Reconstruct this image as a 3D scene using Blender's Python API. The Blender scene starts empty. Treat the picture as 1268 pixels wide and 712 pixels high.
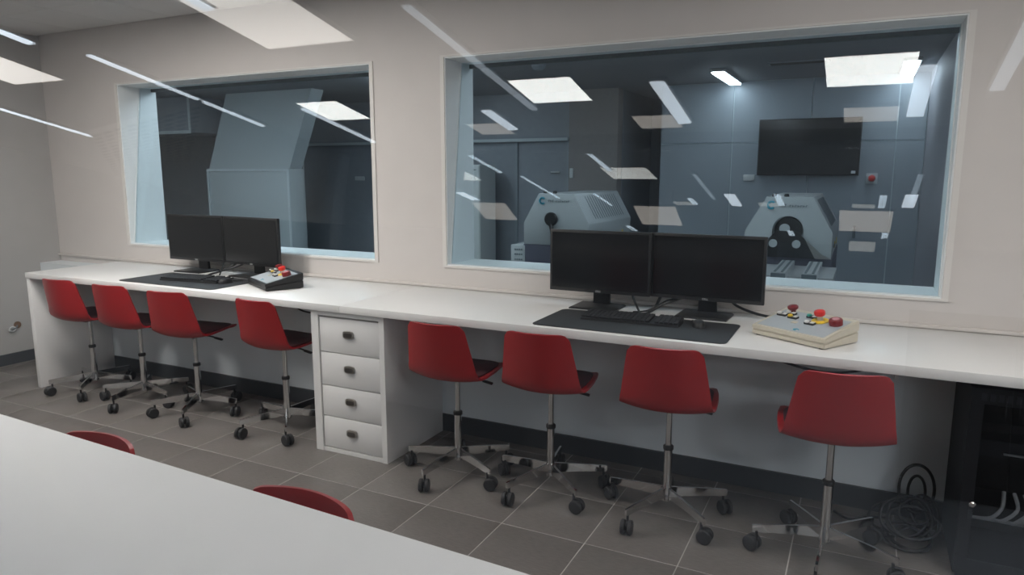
import bpy, bmesh, math, random
from mathutils import Vector, Matrix
random.seed(7)
SC = bpy.context.scene
COL = SC.collection
S = 1.2            # everything below is written in 1.2 m modules and scaled to metres once at the end
R = math.radians

# ------------------------------------------------------------------ camera, world, exposure
cam = bpy.data.objects.new('camera', bpy.data.cameras.new('camera'))
COL.objects.link(cam)
cam.data.sensor_width = 36.0
cam.data.lens = 36.0 * 872.0 / 1268.0
cam.data.clip_start = 0.02
cam.location = (0, 0, 1.42)
cam.rotation_euler = (R(90 - 9.3), 0, R(26.4))
SC.camera = cam
w = bpy.data.worlds.new('world'); SC.world = w; w.use_nodes = True
w.node_tree.nodes['Background'].inputs[0].default_value = (0.5, 0.55, 0.6, 1)
w.node_tree.nodes['Background'].inputs[1].default_value = 0.02
SC.view_settings.view_transform = 'Standard'
SC.view_settings.look = 'None'
SC.view_settings.exposure = 0.1
SC.view_settings.gamma = 1.0
cy = SC.cycles
cy.use_denoising = True
cy.max_bounces = 10; cy.diffuse_bounces = 6; cy.glossy_bounces = 5
cy.transparent_max_bounces = 40
cy.caustics_reflective = False; cy.caustics_refractive = False
cy.sample_clamp_indirect = 4.0

# lamp strengths
L_PANEL = 11.8      # control room ceiling panels
L_PANEL_NEAR = 4.2  # dimmed panels in the observation room
L_DIM = 1.8         # small panels added in the observation room for their reflections
L_STRIP = 5.0       # linear lamps in the observation room
L_TEST = 13.0        # linear lamps in the test room

# ------------------------------------------------------------------ materials
MATS = {}
def lin(c):
    return tuple(((x / 12.92) if x <= 0.04045 else ((x + 0.055) / 1.055) ** 2.4) for x in c)
def mat(name, col, rough=0.5, metal=0.0, noise=0.0, nscale=40.0, bump=0.0, emit=0.0, spec=0.5, stretch=None, coat=0.0):
    m = bpy.data.materials.new(name); m.use_nodes = True
    nt = m.node_tree; b = nt.nodes['Principled BSDF']
    b.inputs['Base Color'].default_value = (*col, 1)
    b.inputs['Roughness'].default_value = rough
    b.inputs['Metallic'].default_value = metal
    b.inputs['Specular IOR Level'].default_value = spec
    b.inputs['Coat Weight'].default_value = coat
    if noise or bump:
        tc = nt.nodes.new('ShaderNodeTexCoord'); n = nt.nodes.new('ShaderNodeTexNoise')
        n.inputs['Scale'].default_value = nscale; n.inputs['Detail'].default_value = 4
        if stretch:
            mp = nt.nodes.new('ShaderNodeMapping'); mp.inputs['Scale'].default_value = stretch
            nt.links.new(tc.outputs['Object'], mp.inputs['Vector']); nt.links.new(mp.outputs['Vector'], n.inputs['Vector'])
        else:
            nt.links.new(tc.outputs['Object'], n.inputs['Vector'])
        if noise:
            r = nt.nodes.new('ShaderNodeMapRange')
            r.inputs['From Min'].default_value = .3; r.inputs['From Max'].default_value = .7
            r.inputs['To Min'].default_value = 1 - noise; r.inputs['To Max'].default_value = 1 + noise
            nt.links.new(n.outputs['Fac'], r.inputs['Value'])
            mx = nt.nodes.new('ShaderNodeVectorMath'); mx.operation = 'SCALE'
            mx.inputs[0].default_value = col
            nt.links.new(r.outputs['Result'], mx.inputs['Scale'])
            nt.links.new(mx.outputs['Vector'], b.inputs['Base Color'])
        if bump:
            bp = nt.nodes.new('ShaderNodeBump'); bp.inputs['Strength'].default_value = bump
            bp.inputs['Distance'].default_value = .002
            nt.links.new(n.outputs['Fac'], bp.inputs['Height']); nt.links.new(bp.outputs['Normal'], b.inputs['Normal'])
    if emit:
        b.inputs['Emission Color'].default_value = (*col, 1)
        b.inputs['Emission Strength'].default_value = emit
    MATS[name] = m
    return m
def glass(name, tint, f0=0.043):
    # thin pane: clear tinted transmission plus mirror reflection by Schlick's law, the same on both faces
    m = bpy.data.materials.new(name); m.use_nodes = True
    nt = m.node_tree; nt.nodes.clear()
    out = nt.nodes.new('ShaderNodeOutputMaterial'); mix = nt.nodes.new('ShaderNodeMixShader')
    tr = nt.nodes.new('ShaderNodeBsdfTransparent'); gl = nt.nodes.new('ShaderNodeBsdfGlossy')
    tr.inputs[0].default_value = (*tint, 1); gl.inputs['Roughness'].default_value = 0.0
    gl.inputs['Color'].default_value = (1, 1, 1, 1)
    g = nt.nodes.new('ShaderNodeNewGeometry')
    d = nt.nodes.new('ShaderNodeVectorMath'); d.operation = 'DOT_PRODUCT'
    nt.links.new(g.outputs['Incoming'], d.inputs[0]); nt.links.new(g.outputs['Normal'], d.inputs[1])
    def mth(op, a, b=None):
        n = nt.nodes.new('ShaderNodeMath'); n.operation = op
        if hasattr(a, 'links'): nt.links.new(a, n.inputs[0])
        else: n.inputs[0].default_value = a
        if b is not None:
            if hasattr(b, 'links'): nt.links.new(b, n.inputs[1])
            else: n.inputs[1].default_value = b
        return n.outputs[0]
    c = mth('ABSOLUTE', d.outputs['Value'])
    p = mth('POWER', mth('SUBTRACT', 1.0, c), 5.0)
    f = mth('ADD', mth('MULTIPLY', p, 1 - f0), f0)
    nt.links.new(f, mix.inputs[0]); nt.links.new(tr.outputs[0], mix.inputs[1]); nt.links.new(gl.outputs[0], mix.inputs[2])
    nt.links.new(mix.outputs[0], out.inputs[0])
    MATS[name] = m
    return m

WALL = mat('wall_paint', (.64, .60, .574), .6, noise=.015, nscale=8, bump=.05)
WALL_OBS = mat('observation_wall_paint', (.42, .45, .49), .7, noise=.02, nscale=6)
CEIL = mat('ceiling_tile', (.62, .61, .60), .8, noise=.04, nscale=60, bump=.1)
CEILGRID = mat('ceiling_grid', (.30, .30, .30), .7)
TILE = mat('floor_tile', (.150, .136, .127), .38, noise=.16, nscale=26, bump=.12, stretch=(1, 5, 1))
GROUT = mat('floor_grout', (.46, .44, .42), .8)
SKIRT = mat('baseboard_paint', (.055, .06, .066), .45, noise=.05)
WHITE = mat('white_laminate', (.77, .76, .75), .30, noise=.012, nscale=14)
WHITE_D = mat('white_desk_laminate', (.77, .775, .785), .62, noise=.012, nscale=10)
LINING = mat('window_lining', (.87, .895, .90), .5, noise=.01)
CASING = mat('window_casing', (.72, .69, .66), .45)
SEAL = mat('glazing_seal', (.05, .06, .065), .5)
RED = mat('red_shell_plastic', (.33, .009, .013), .38, noise=.03, nscale=20, coat=.15)
PAD = mat('burgundy_seat_pad', (.055, .014, .018), .6, noise=.1, nscale=120, bump=.2)
CHROME = mat('chrome', (.66, .66, .66), .09, metal=1)
STEEL = mat('brushed_steel', (.42, .40, .37), .32, metal=1, noise=.08, nscale=60)
BLACK = mat('black_plastic', (.014, .014, .015), .42, noise=.1, nscale=80)
BLACKG = mat('black_screen', (.008, .009, .010), .16)
RUBBER = mat('black_rubber', (.018, .018, .020), .6, noise=.1, nscale=50)
MATM = mat('desk_mat_rubber', (.022, .023, .025), .62, noise=.15, nscale=160, bump=.15)
CABLE = mat('black_cable', (.012, .012, .013), .45, noise=.1)
BEIGE = mat('beige_plastic', (.60, .55, .45), .42, noise=.03)
FACE = mat('grey_panel_face', (.42, .46, .49), .4, noise=.02)
BRED = mat('button_red', (.75, .03, .02), .3, noise=.02)
BDRED = mat('button_dark_red', (.20, .012, .016), .3, noise=.02)
BYEL = mat('button_yellow', (.80, .55, .03), .35, noise=.02)
BGRN = mat('button_green', (.02, .33, .26), .35, noise=.02)
BWHT = mat('button_white', (.75, .75, .72), .35, noise=.02)
PINK = mat('button_pink_print', (.62, .30, .33), .4, noise=.02)
TEAL = mat('teal_print', (.03, .34, .46), .4, noise=.02)
GREYPR = mat('grey_print', (.14, .17, .19), .5, noise=.02)
TWALL = mat('test_room_wall', (.33, .37, .41), .6, noise=.05, nscale=90, bump=.05)
TDARK = mat('test_room_dark_wall', (.31, .335, .37), .6, noise=.05, nscale=20)
TBROWN = mat('test_room_brown_wall', (.30, .27, .26), .6, noise=.05, nscale=20)
TSEAM = mat('panel_joint_strip', (.62, .68, .70), .5, noise=.03)
TCEIL = mat('test_room_ceiling', (.24, .255, .275), .8, noise=.04, nscale=40)
TFLOOR = mat('test_room_floor', (.10, .10, .105), .5, noise=.08, nscale=12)
MACH = mat('machine_paint', (.47, .495, .505), .4, noise=.02, nscale=20)
DUCT = mat('duct_paint', (.46, .51, .53), .45, noise=.02, nscale=20)
NAVY = mat('navy_machine_base', (.035, .04, .085), .4, noise=.05)
DUSK = mat('violet_grey_base', (.12, .12, .16), .5, noise=.05)
ALU = mat('aluminium', (.66, .67, .68), .35, metal=.6, noise=.05)
RACK = mat('rack_black', (.006, .0065, .009), .55, noise=.1, spec=.25)
RACKS = mat('rack_side_grey', (.016, .018, .024), .55, noise=.08, spec=.25)
BRASS = mat('hole_brown', (.16, .09, .05), .7, noise=.2)
PLWHITE = mat('white_plastic', (.70, .72, .72), .4, noise=.02)
NETC = mat('grey_patch_cable', (.60, .60, .60), .5, noise=.05)
LAMPW = mat('lamp_warm_diffuser', (1.0, .955, .90), .5, emit=L_PANEL)
LAMPX = mat('lamp_fill_diffuser', (1.0, .965, .92), .5, emit=36.0)
LAMPU = mat('lamp_test_fill_diffuser', (.84, .93, 1.0), .5, emit=45.0)
LAMPO = mat('lamp_cool_fill_diffuser', (.90, .95, 1.0), .5, emit=42.0)
LAMPN = mat('lamp_near_diffuser', (1.0, .95, .89), .5, emit=L_PANEL_NEAR)
LAMPD = mat('lamp_added_dim_diffuser', (1.0, .93, .84), .5, emit=L_DIM)
LAMPS = mat('lamp_cool_diffuser', (.80, .90, 1.0), .5, emit=L_STRIP)
LAMPS2 = mat('lamp_cool_dim_diffuser', (.80, .90, 1.0), .5, emit=L_STRIP * .33)
LAMPT = mat('lamp_test_diffuser', (.86, .94, 1.0), .5, emit=L_TEST)
FRAME = mat('lamp_frame', (.55, .55, .55), .5, noise=.02)
GL_WIN = glass('window_glass', (.87, .93, .955))
GL_NEAR = glass('observation_glass', (.985, .99, .99))
GL_RACK = glass('smoked_glass', (.72, .73, .75), .012)

# ------------------------------------------------------------------ mesh helpers
class MB:
    def __init__(s): s.bm = bmesh.new()
    def box(s, c, d, rz=0, bev=0.0, rx=0, ry=0):
        M = Matrix.Translation(c) @ Matrix.Rotation(rz, 4, 'Z') @ Matrix.Rotation(ry, 4, 'Y') @ Matrix.Rotation(rx, 4, 'X') @ Matrix.Diagonal((*d, 1))
        r = bmesh.ops.create_cube(s.bm, size=1, matrix=M)
        if bev:
            es = list({e for v in r['verts'] for e in v.link_edges})
            bmesh.ops.bevel(s.bm, geom=es, offset=bev, segments=2, affect='EDGES', profile=.5)
        return s
    def b2(s, a, b, bev=0.0):
        return s.box([(a[i] + b[i]) / 2 for i in range(3)], [abs(b[i] - a[i]) for i in range(3)], bev=bev)
    def cyl(s, a, b, r1, r2=None, n=20, cap=True):
        a, b = Vector(a), Vector(b); d = b - a
        q = d.to_track_quat('Z', 'Y').to_matrix().to_4x4()
        bmesh.ops.create_cone(s.bm, cap_ends=cap, segments=n, radius1=r1, radius2=r1 if r2 is None else r2, depth=d.length,
                              matrix=Matrix.Translation((a + b) / 2) @ q)
        return s
    def lathe(s, prof, M=Matrix(), n=24):
        rows = []
        for (r, z) in prof:
            rows.append([s.bm.verts.new(M @ Vector((r * math.cos(2 * math.pi * k / n), r * math.sin(2 * math.pi * k / n), z))) for k in range(n)])
        for A, B in zip(rows, rows[1:]):
            for k in range(n):
                s.bm.faces.new((A[k], A[(k + 1) % n], B[(k + 1) % n], B[k]))
        s.bm.faces.new(rows[0][::-1]); s.bm.faces.new(rows[-1])
        return s
    def tube(s, pts, r, n=8, smooth=6, closed=False):
        P = [Vector(p) for p in pts]
        if smooth and len(P) > 2:
            Q = []; N = len(P)
            rng = range(N if closed else N - 1)
            for i in rng:
                p0 = P[(i - 1) % N] if (closed or i > 0) else P[0]
                p1, p2 = P[i], P[(i + 1) % N]
                p3 = P[(i + 2) % N] if (closed or i + 2 < N) else P[-1]
                for k in range(smooth):
                    t = k / smooth
                    Q.append(.5 * ((2 * p1) + (p2 - p0) * t + (2 * p0 - 5 * p1 + 4 * p2 - p3) * t * t + (3 * p1 - p0 - 3 * p2 + p3) * t ** 3))
            if not closed: Q.append(P[-1])
            P = Q
        rows = []; N = len(P); ref = Vector((0.13, 0.31, .94))
        for i, p in enumerate(P):
            a = P[(i - 1) % N] if (closed or i) else P[0]; b = P[(i + 1) % N] if (closed or i + 1 < N) else P[-1]
            t = (b - a).normalized()
            u = t.cross(ref)
            if u.length < 1e-4: u = t.cross(Vector((1, 0, 0)))
            u.normalize(); v = t.cross(u); ref = v.cross(t) if False else ref
            rows.append([s.bm.verts.new(p + r * (math.cos(2 * math.pi * k / n) * u + math.sin(2 * math.pi * k / n) * v)) for k in range(n)])
        for i in range(N if closed else N - 1):
            A, B = rows[i], rows[(i + 1) % N]
            for k in range(n): s.bm.faces.new((A[k], A[(k + 1) % n], B[(k + 1) % n], B[k]))
        if not closed:
            s.bm.faces.new(rows[0][::-1]); s.bm.faces.new(rows[-1])
        return s
    def prism(s, poly, y0, y1, M=Matrix(), bev=0.0):
        # polygon in x,z extruded along y
        A = [s.bm.verts.new(M @ Vector((x, y0, z))) for x, z in poly]
        B = [s.bm.verts.new(M @ Vector((x, y1, z))) for x, z in poly]
        n = len(poly); fs = [s.bm.faces.new(A), s.bm.faces.new(B[::-1])]
        for k in range(n): fs.append(s.bm.faces.new((A[(k + 1) % n], A[k], B[k], B[(k + 1) % n])))
        if bev:
            es = list({e for f in fs for e in f.edges})
            bmesh.ops.bevel(s.bm, geom=es, offset=bev, segments=2, affect='EDGES', profile=.5)
        return s
    def hexa(s, bot, top):
        V = [s.bm.verts.new(p) for p in bot + top]
        for f in ((3, 2, 1, 0), (4, 5, 6, 7), (0, 1, 5, 4), (1, 2, 6, 5), (2, 3, 7, 6), (3, 0, 4, 7)):
            s.bm.faces.new([V[i] for i in f])
        return s
    def mesh(s, name, material, smooth=True):
        bm = s.bm
        bmesh.ops.recalc_face_normals(bm, faces=bm.faces[:])
        for f in bm.faces: f.smooth = smooth
        for e in bm.edges:
            if len(e.link_faces) == 2 and e.calc_face_angle(0) > R(38): e.smooth = False
        me = bpy.data.meshes.new(name); bm.to_mesh(me); bm.free()
        me.materials.append(material)
        return me
    def ob(s, name, material, parent=None, **kw):
        return link(name, s.mesh(name, material), parent, **kw)
def link(name, data, parent=None, loc=(0, 0, 0), rz=0, **kw):
    o = bpy.data.objects.new(name, data); COL.objects.link(o)
    o.location = loc; o.rotation_euler = (0, 0, rz)
    if parent: o.parent = parent
    return tag(o, **kw)
def tag(o, label=None, cat=None, group=None, kind=None):
    if label: o['label'] = label
    if cat: o['category'] = cat
    if group: o['group'] = group
    if kind: o['kind'] = kind
    return o
def empty(name, loc, label, cat, group=None, rz=0, kind=None):
    return link(name, None, None, loc, rz, label=label, cat=cat, group=group, kind=kind)
def copy_tree(o, parent=None):
    c = o.copy(); COL.objects.link(c); c.parent = parent
    for ch in o.children: copy_tree(ch, c)
    return c
def holed_wall(xs, zs, holes, y0, y1):
    # connected wall slab between y0 and y1 with rectangular openings; holes = set of empty cells (i, j)
    m = MB(); V = {}
    def v(i, j, y):
        k = (i, j, y)
        if k not in V: V[k] = m.bm.verts.new((xs[i], y, zs[j]))
        return V[k]
    nx, nz = len(xs) - 1, len(zs) - 1
    full = lambda i, j: 0 <= i < nx and 0 <= j < nz and (i, j) not in holes
    for i in range(nx):
        for j in range(nz):
            if not full(i, j): continue
            m.bm.faces.new((v(i, j, y0), v(i + 1, j, y0), v(i + 1, j + 1, y0), v(i, j + 1, y0)))
            m.bm.faces.new((v(i, j, y1), v(i, j + 1, y1), v(i + 1, j + 1, y1), v(i + 1, j, y1)))
            for di, dj, a, b in ((-1, 0, (i, j), (i, j + 1)), (1, 0, (i + 1, j), (i + 1, j + 1)), (0, -1, (i, j), (i + 1, j)), (0, 1, (i, j + 1), (i + 1, j + 1))):
                if not full(i + di, j + dj):
                    m.bm.faces.new((v(*a, y0), v(*b, y0), v(*b, y1), v(*a, y1)))
    return m

# ------------------------------------------------------------------ the setting: control room
XL, XR, YN, YB, ZC = -5.64, 3.2, .496, 3.36, 2.43
YT = 3.66                                   # far face of the window wall
ZB, ZW = .902, 2.03                        # window opening
W1, W2 = (-4.782, -2.572), (-2.075, .316)
st = dict(kind='structure')
fl = MB().b2((XL, YN, -.06), (XR, YB, -.0016)).ob('floor', GROUT, label='grey tiled control room floor with pale grout lines', cat='floor', **st)
P = .3605
tile_me = MB().box((0, 0, -.005), (P - .0045, P - .0045, .010), bev=.0008).mesh('tile', TILE)
for i in range(-15, 5):
    for j in range(-5, 3):
        x = -.155 + (i + .5) * P; y = 2.395 + (j + .5) * P
        if x - P / 2 < XL - .12 or y + P / 2 > YB + .13 or y - P / 2 < YN: continue
        o = link('tile', tile_me, fl, (x, y, random.uniform(-.0006, .0)))
cut_me = MB().box((0, 0, -.005), (.0755, P - .0045, .010), bev=.0008).mesh('tile_cut', TILE)
for j in range(-5, 3):
    y = 2.395 + (j + .5) * P
    if y - P / 2 >= YN and y + P / 2 < 3.3: link('tile', cut_me, fl, (-5.602, y, -.0003))
ce = MB().b2((XL - .1, YN - .1, ZC + .008), (XR + .1, YT, ZC + .06)).ob('ceiling', CEILGRID, label='suspended grey tile ceiling over the control room', cat='ceiling', **st)
ct = MB().box((0, 0, .006), (.496, .496, .012), bev=.002).mesh('ceiling_tile', CEIL)
for i in range(18):
    for j in range(6):
        x = -5.39 + i * .5; y = 3.10 - j * .5
        if x > XR or y < YN + .2: continue
        link('ceiling_tile', ct, ce, (x, y, ZC - .004))
xs = [-9.6, W1[0], W1[1], W2[0], W2[1], 3.3]; zs = [0, ZB, ZW, 2.6]
holed_wall(xs, zs, {(1, 1), (3, 1)}, YB, YT).ob('wall_back', WALL, label='white painted wall with two wide windows above the counter', cat='wall', **st)
MB().b2((XL, 3.20, 0), (XR, YB - .002, .735)).ob('wall_back', mat('lower_wall_paint', (.72, .765, .79), .6, noise=.02, nscale=8), label='pale wall section below the long counter', cat='wall', **st)
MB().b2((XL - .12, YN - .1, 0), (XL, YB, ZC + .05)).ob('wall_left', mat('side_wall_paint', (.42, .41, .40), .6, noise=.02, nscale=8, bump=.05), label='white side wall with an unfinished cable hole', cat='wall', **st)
MB().b2((XR, YN - .1, 0), (XR + .12, YB, ZC + .05)).ob('wall_right', WALL, label='white side wall beyond the end of the counter', cat='wall', **st)
MB().b2((XL, 3.186, 0), (XR, 3.20, .095)).ob('baseboard_back', SKIRT, label='dark grey baseboard under the counter', cat='baseboard', **st)
MB().b2((XL, YN, 0), (XL + .014, 3.186, .082)).ob('baseboard_left', SKIRT, label='dark grey baseboard along the side wall', cat='baseboard', **st)
MB().b2((XL + .001, YB - .018, .7755), (XR, YB, .792), bev=.003).ob('trim_1', WALL, label='thin white upstand where the counter meets the window wall', cat='trim', **st)

# windows: lining, casing, seal and one pane leaning back at the top
def window(name, x0, x1, label):
    root = empty(name, ((x0 + x1) / 2, YB, ZB), label, 'window', kind='structure')
    cx = (x0 + x1) / 2; X0, X1 = x0 - cx, x1 - cx; H = ZW - ZB; D = YT - YB
    t = .006
    m = MB(); m.b2((X0, 0, 0), (X0 + t, D, H)); m.b2((X1 - t, 0, 0), (X1, D, H)); m.b2((X0 + t, 0, 0), (X1 - t, D, t)); m.b2((X0 + t, 0, H - t), (X1 - t, D, H))
    m.ob('lining', LINING, root, kind='structure')
    c = .024
    m = MB()
    d = .010
    m.b2((X0 - c, -.007, -d), (X0, .0, H + d)); m.b2((X1, -.007, -d), (X1 + c, .0, H + d)); m.b2((X0, -.007, -d), (X1, .0, 0)); m.b2((X0, -.007, H), (X1, .0, H + d))
    m.ob('casing', CASING, root)
    e = t + .001; th = .008
    yb, yt = .030, .168
    m = MB(); m.hexa([Vector((X0 + e, yb, e)), Vector((X1 - e, yb, e)), Vector((X1 - e, yb + th, e)), Vector((X0 + e, yb + th, e))],
                     [Vector((X0 + e, yt, H - e)), Vector((X1 - e, yt, H - e)), Vector((X1 - e, yt + th, H - e)), Vector((X0 + e, yt + th, H - e))])
    m.ob('pane', GL_WIN, root)
    s = .007; m = MB()
    for (xa, xb) in ((X0 + t, X0 + t + .004), (X1 - t - .004, X1 - t)):
        for k in (-1, 1):
            o = (yb - s if k < 0 else yb + th, yt - s if k < 0 else yt + th)
            m.hexa([Vector((xa, o[0], t)), Vector((xb, o[0], t)), Vector((xb, o[0] + s, t)), Vector((xa, o[0] + s, t))],
                   [Vector((xa, o[1], H - t)), Vector((xb, o[1], H - t)), Vector((xb, o[1] + s, H - t)), Vector((xa, o[1] + s, H - t))])
    m.b2((X0 + t, yt - s, H - t - .004), (X1 - t, yt, H - t)); m.b2((X0 + t, yt + th, H - t - .004), (X1 - t, yt + th + s, H - t))
    m.ob('glazing_seal', LINING, root)
    MB().b2((X0 + t, D - .040, H - t - .022), (X1 - t, D - .02, H - t)).ob('top_rail', SEAL, root)
    return root
window('window_1', *W1, 'left wide window with leaning tinted glass above the black console')
window('window_2', *W2, 'right wide window with leaning tinted glass, two white machines behind')

# ------------------------------------------------------------------ the observation room the camera stands in
OX0, OX1, OY0, OZ = -8.6, 3.2, -8.2, 2.70
yn = lambda z: .42 + (z - 1.42) * math.tan(R(7))
xs = [XL - .12, -5.5, 3.0, 3.3]; zs = [0, .80, 2.40, 2.75]
holed_wall(xs, zs, {(1, 1)}, .30, .495).ob('wall_front', WALL_OBS, label='grey dividing wall around the observation glass', cat='wall', **st)
n3 = empty('window_3', (-1.25, .33, .80), 'large clear observation glass leaning back, in front of the white desk', 'window', kind='structure')
a, b = yn(.803) - .33, yn(2.397) - .33
def slab(x0, x1, t0, t1):
    return MB().hexa([Vector((x0, a + t0, .003)), Vector((x1, a + t0, .003)), Vector((x1, a + t1, .003)), Vector((x0, a + t1, .003))],
                     [Vector((x0, b + t0, 1.597)), Vector((x1, b + t0, 1.597)), Vector((x1, b + t1, 1.597)), Vector((x0, b + t1, 1.597))])
slab(-4.247, 4.247, -.004, .004).ob('pane', GL_NEAR, n3)
MB().b2((OX0, OY0, -.06), (OX1, .33, 0)).ob('floor', mat('observation_floor', (.30, .32, .35), .6, noise=.1), label='dark floor of the observation room', cat='floor', **st)
MB().b2((OX0, OY0, OZ), (OX1, .455, OZ + .06)).ob('ceiling', mat('observation_ceiling', (.55, .55, .55), .8, noise=.03), label='grey ceiling of the observation room', cat='ceiling', **st)
MB().b2((OX0 - .1, OY0, 0), (OX0, .455, OZ)).ob('wall_left', WALL_OBS, label='grey side wall of the observation room', cat='wall', **st)
MB().b2((OX1, OY0, 0), (OX1 + .1, .33, OZ)).ob('wall_right', WALL_OBS, label='grey right side wall of the observation room', cat='wall', **st)
MB().b2((OX0, OY0 - .1, 0), (OX1, OY0, OZ)).ob('wall_front', WALL_OBS, label='grey end wall of the observation room', cat='wall', **st)
MB().b2((OX0, .33, 0), (XL - .12, .455, OZ)).ob('wall_front', WALL_OBS, label='grey wall beside the observation glass', cat='wall', **st)

dd = empty('added_door_1', (1.55, OY0 + .0005, 0), 'added dark double door in the far wall of the observation room', 'door', kind='structure')  # unseen door, added to darken the glass reflection over the rack
DOORM = mat('added_door_paint', (.02, .021, .023), .6, noise=.05)
for sg in (-1, 1):
    lf = MB().b2((-.5 + sg * .505, 0, .01), (.5 + sg * .505, .04, 2.0), bev=.003).ob('door_leaf', DOORM, dd)
    MB().tube([(sg * .06, .04, .95), (sg * .06, .075, .97), (sg * .06, .075, 1.13), (sg * .06, .04, 1.15)], .009, n=8, smooth=3).ob('handle', CHROME, lf)

# ------------------------------------------------------------------ lamps
def panel_lamp(x, y, z, sx, sy, m, label, group, pitch=0.0, rod=0.0):
    r = empty('ceiling_light', (x, y, z), label, 'ceiling light', group)
    r.rotation_euler = (pitch, 0, 0)
    f = .012
    q = MB()
    q.b2((-sx / 2 - f, -sy / 2 - f, 0), (-sx / 2, sy / 2 + f, .02)); q.b2((sx / 2, -sy / 2 - f, 0), (sx / 2 + f, sy / 2 + f, .02))
    q.b2((-sx / 2, -sy / 2 - f, 0), (sx / 2, -sy / 2, .02)); q.b2((-sx / 2, sy / 2, 0), (sx / 2, sy / 2 + f, .02))
    q.b2((-sx / 2, -sy / 2, .008), (sx / 2, sy / 2, .02))
    q.ob('frame', FRAME, r)
    MB().b2((-sx / 2, -sy / 2, .002), (sx / 2, sy / 2, .0075)).ob('diffuser', m, r)
    if rod:
        for sg in (-1, 1): MB().cyl((sg * sx * .3, 0, .02), (sg * sx * .3, -math.sin(pitch) * -rod, .02 + rod), .006, n=8).ob('hanger', FRAME, r)
    return r
g = 'square ceiling panels of the control room'
panel_lamp(-4.465, 1.83, ZC - .026, .47, .50, LAMPW, 'square ceiling panel mirrored in the left window', g)
panel_lamp(-2.19, 2.04, ZC - .026, .50, .50, LAMPW, 'square ceiling panel mirrored at the left of the right window', g)
panel_lamp(-.025, 2.08, ZC - .026, .50, .50, LAMPW, 'square ceiling panel mirrored above the wall television', g)
for x, y, l in ((-3.42, 2.0, 'added fill panel on the ceiling above the pier between the windows'), (-3.95, 1.0, 'added fill panel on the ceiling above the aisle, in line with the pier between the windows'),
                (1.3, 2.05, 'added fill panel on the ceiling above the black rack'), (1.3, 1.05, 'added fill panel on the ceiling above the aisle before the black rack')):
    panel_lamp(x, y, ZC - .026, .50, .50, LAMPW if x > 0 else LAMPX, l, g)  # fill panels added where the windows don't mirror them, to brighten the room
g = 'square ceiling panels of the observation room'
panel_lamp(-2.67, -1.62, OZ - .02, .58, .58, LAMPN, 'dimmed square panel mirrored above the left window', g)
panel_lamp(-5.28, -1.76, OZ - .02, .58, .58, LAMPN, 'dimmed square panel mirrored on the white side wall', g)
for x, y, l in ((2.3, -1.2, 'added fill panel over the near side of the observation room'), (2.3, -3.6, 'added fill panel over the middle of the observation room side aisle'), (2.3, -6.0, 'added fill panel over the far end of the observation room side aisle')):
    panel_lamp(x, y, OZ - .02, .58, .58, LAMPO, l, g)  # unseen panels added for fill light and a stronger veil on the glass
g = 'small dim panels added for their reflection'
for x, y, l in ((-2.37, -3.41, 'left'), (-1.18, -3.37, 'middle'), (0.0, -3.36, 'right')):
    panel_lamp(x, y, OZ - .02, .265, .25, LAMPD, 'added small dim panel for the reflection, %s one of the upper mirrored row in the right window' % l, g)  # placed only to give the upper row of dim reflections
g = 'small tilted panels added for their reflection'
for x, l in ((-3.19, 'left'), (-1.59, 'middle'), (.02, 'right')):
    panel_lamp(x, -5.14, 2.42, .36, .34, LAMPD, 'added small tilted panel for the reflection, %s one of the lower mirrored row in the right window' % l, g, pitch=R(17.4), rod=.2)  # invented tilted fixtures that give the lower row of dim reflections
def strip(x, y0, y1, z, wd, m, label, group):
    r = empty('linear_light', (x, (y0 + y1) / 2, z), label, 'ceiling light', group)
    L = abs(y1 - y0)
    MB().b2((-wd / 2 - .012, -L / 2 - .012, .012), (wd / 2 + .012, L / 2 + .012, .035), bev=.004).ob('housing', FRAME, r)
    MB().b2((-wd / 2, -L / 2, 0), (wd / 2, L / 2, .012), bev=.005).ob('diffuser', m, r)
g = 'linear ceiling lamps of the observation room'
for x, y0, y1, wd, l in ((-4.23, -1.73, -3.13, .038, 'linear lamp mirrored across the left window corner'),
                         (-6.50, -1.85, -3.27, .038, 'linear lamp mirrored on the white side wall'),
                         (-1.86, -1.62, -3.02, .045, 'linear lamp mirrored between the two windows'),
                         (-3.53, -2.80, -3.62, .04, 'linear lamp mirrored under the left window panel reflection'),
                         (-2.19, -3.00, -3.40, .07, 'short linear lamp mirrored at the left of the right window'),
                         (-1.01, -2.68, -3.37, .08, 'linear lamp mirrored in the middle of the right window'),
                         (.21, -2.67, -3.37, .08, 'linear lamp mirrored at the right of the right window'),
                         (.52, -1.62, -3.02, .06, 'linear lamp mirrored on the wall at the far end right of the windows'),
                         (-4.44, -.15, -1.52, .06, 'linear lamp mirrored at the ceiling corner'),
                         (-2.86, -.15, -1.43, .06, 'linear lamp mirrored above the dimmed panel'),
                         (-3.81, -5.47, -5.95, .09, 'short rear lamp mirrored on the electrical cabinet'),
                         (-1.05, -5.38, -5.85, .09, 'short rear lamp mirrored beside the wall socket'),
                         (.33, -5.32, -5.78, .09, 'short rear lamp mirrored beside the red alarm')):
    strip(x, y0, y1, OZ - .037, wd, LAMPS2 if 'between' in l or 'far end' in l else LAMPS, l, g)

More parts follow.
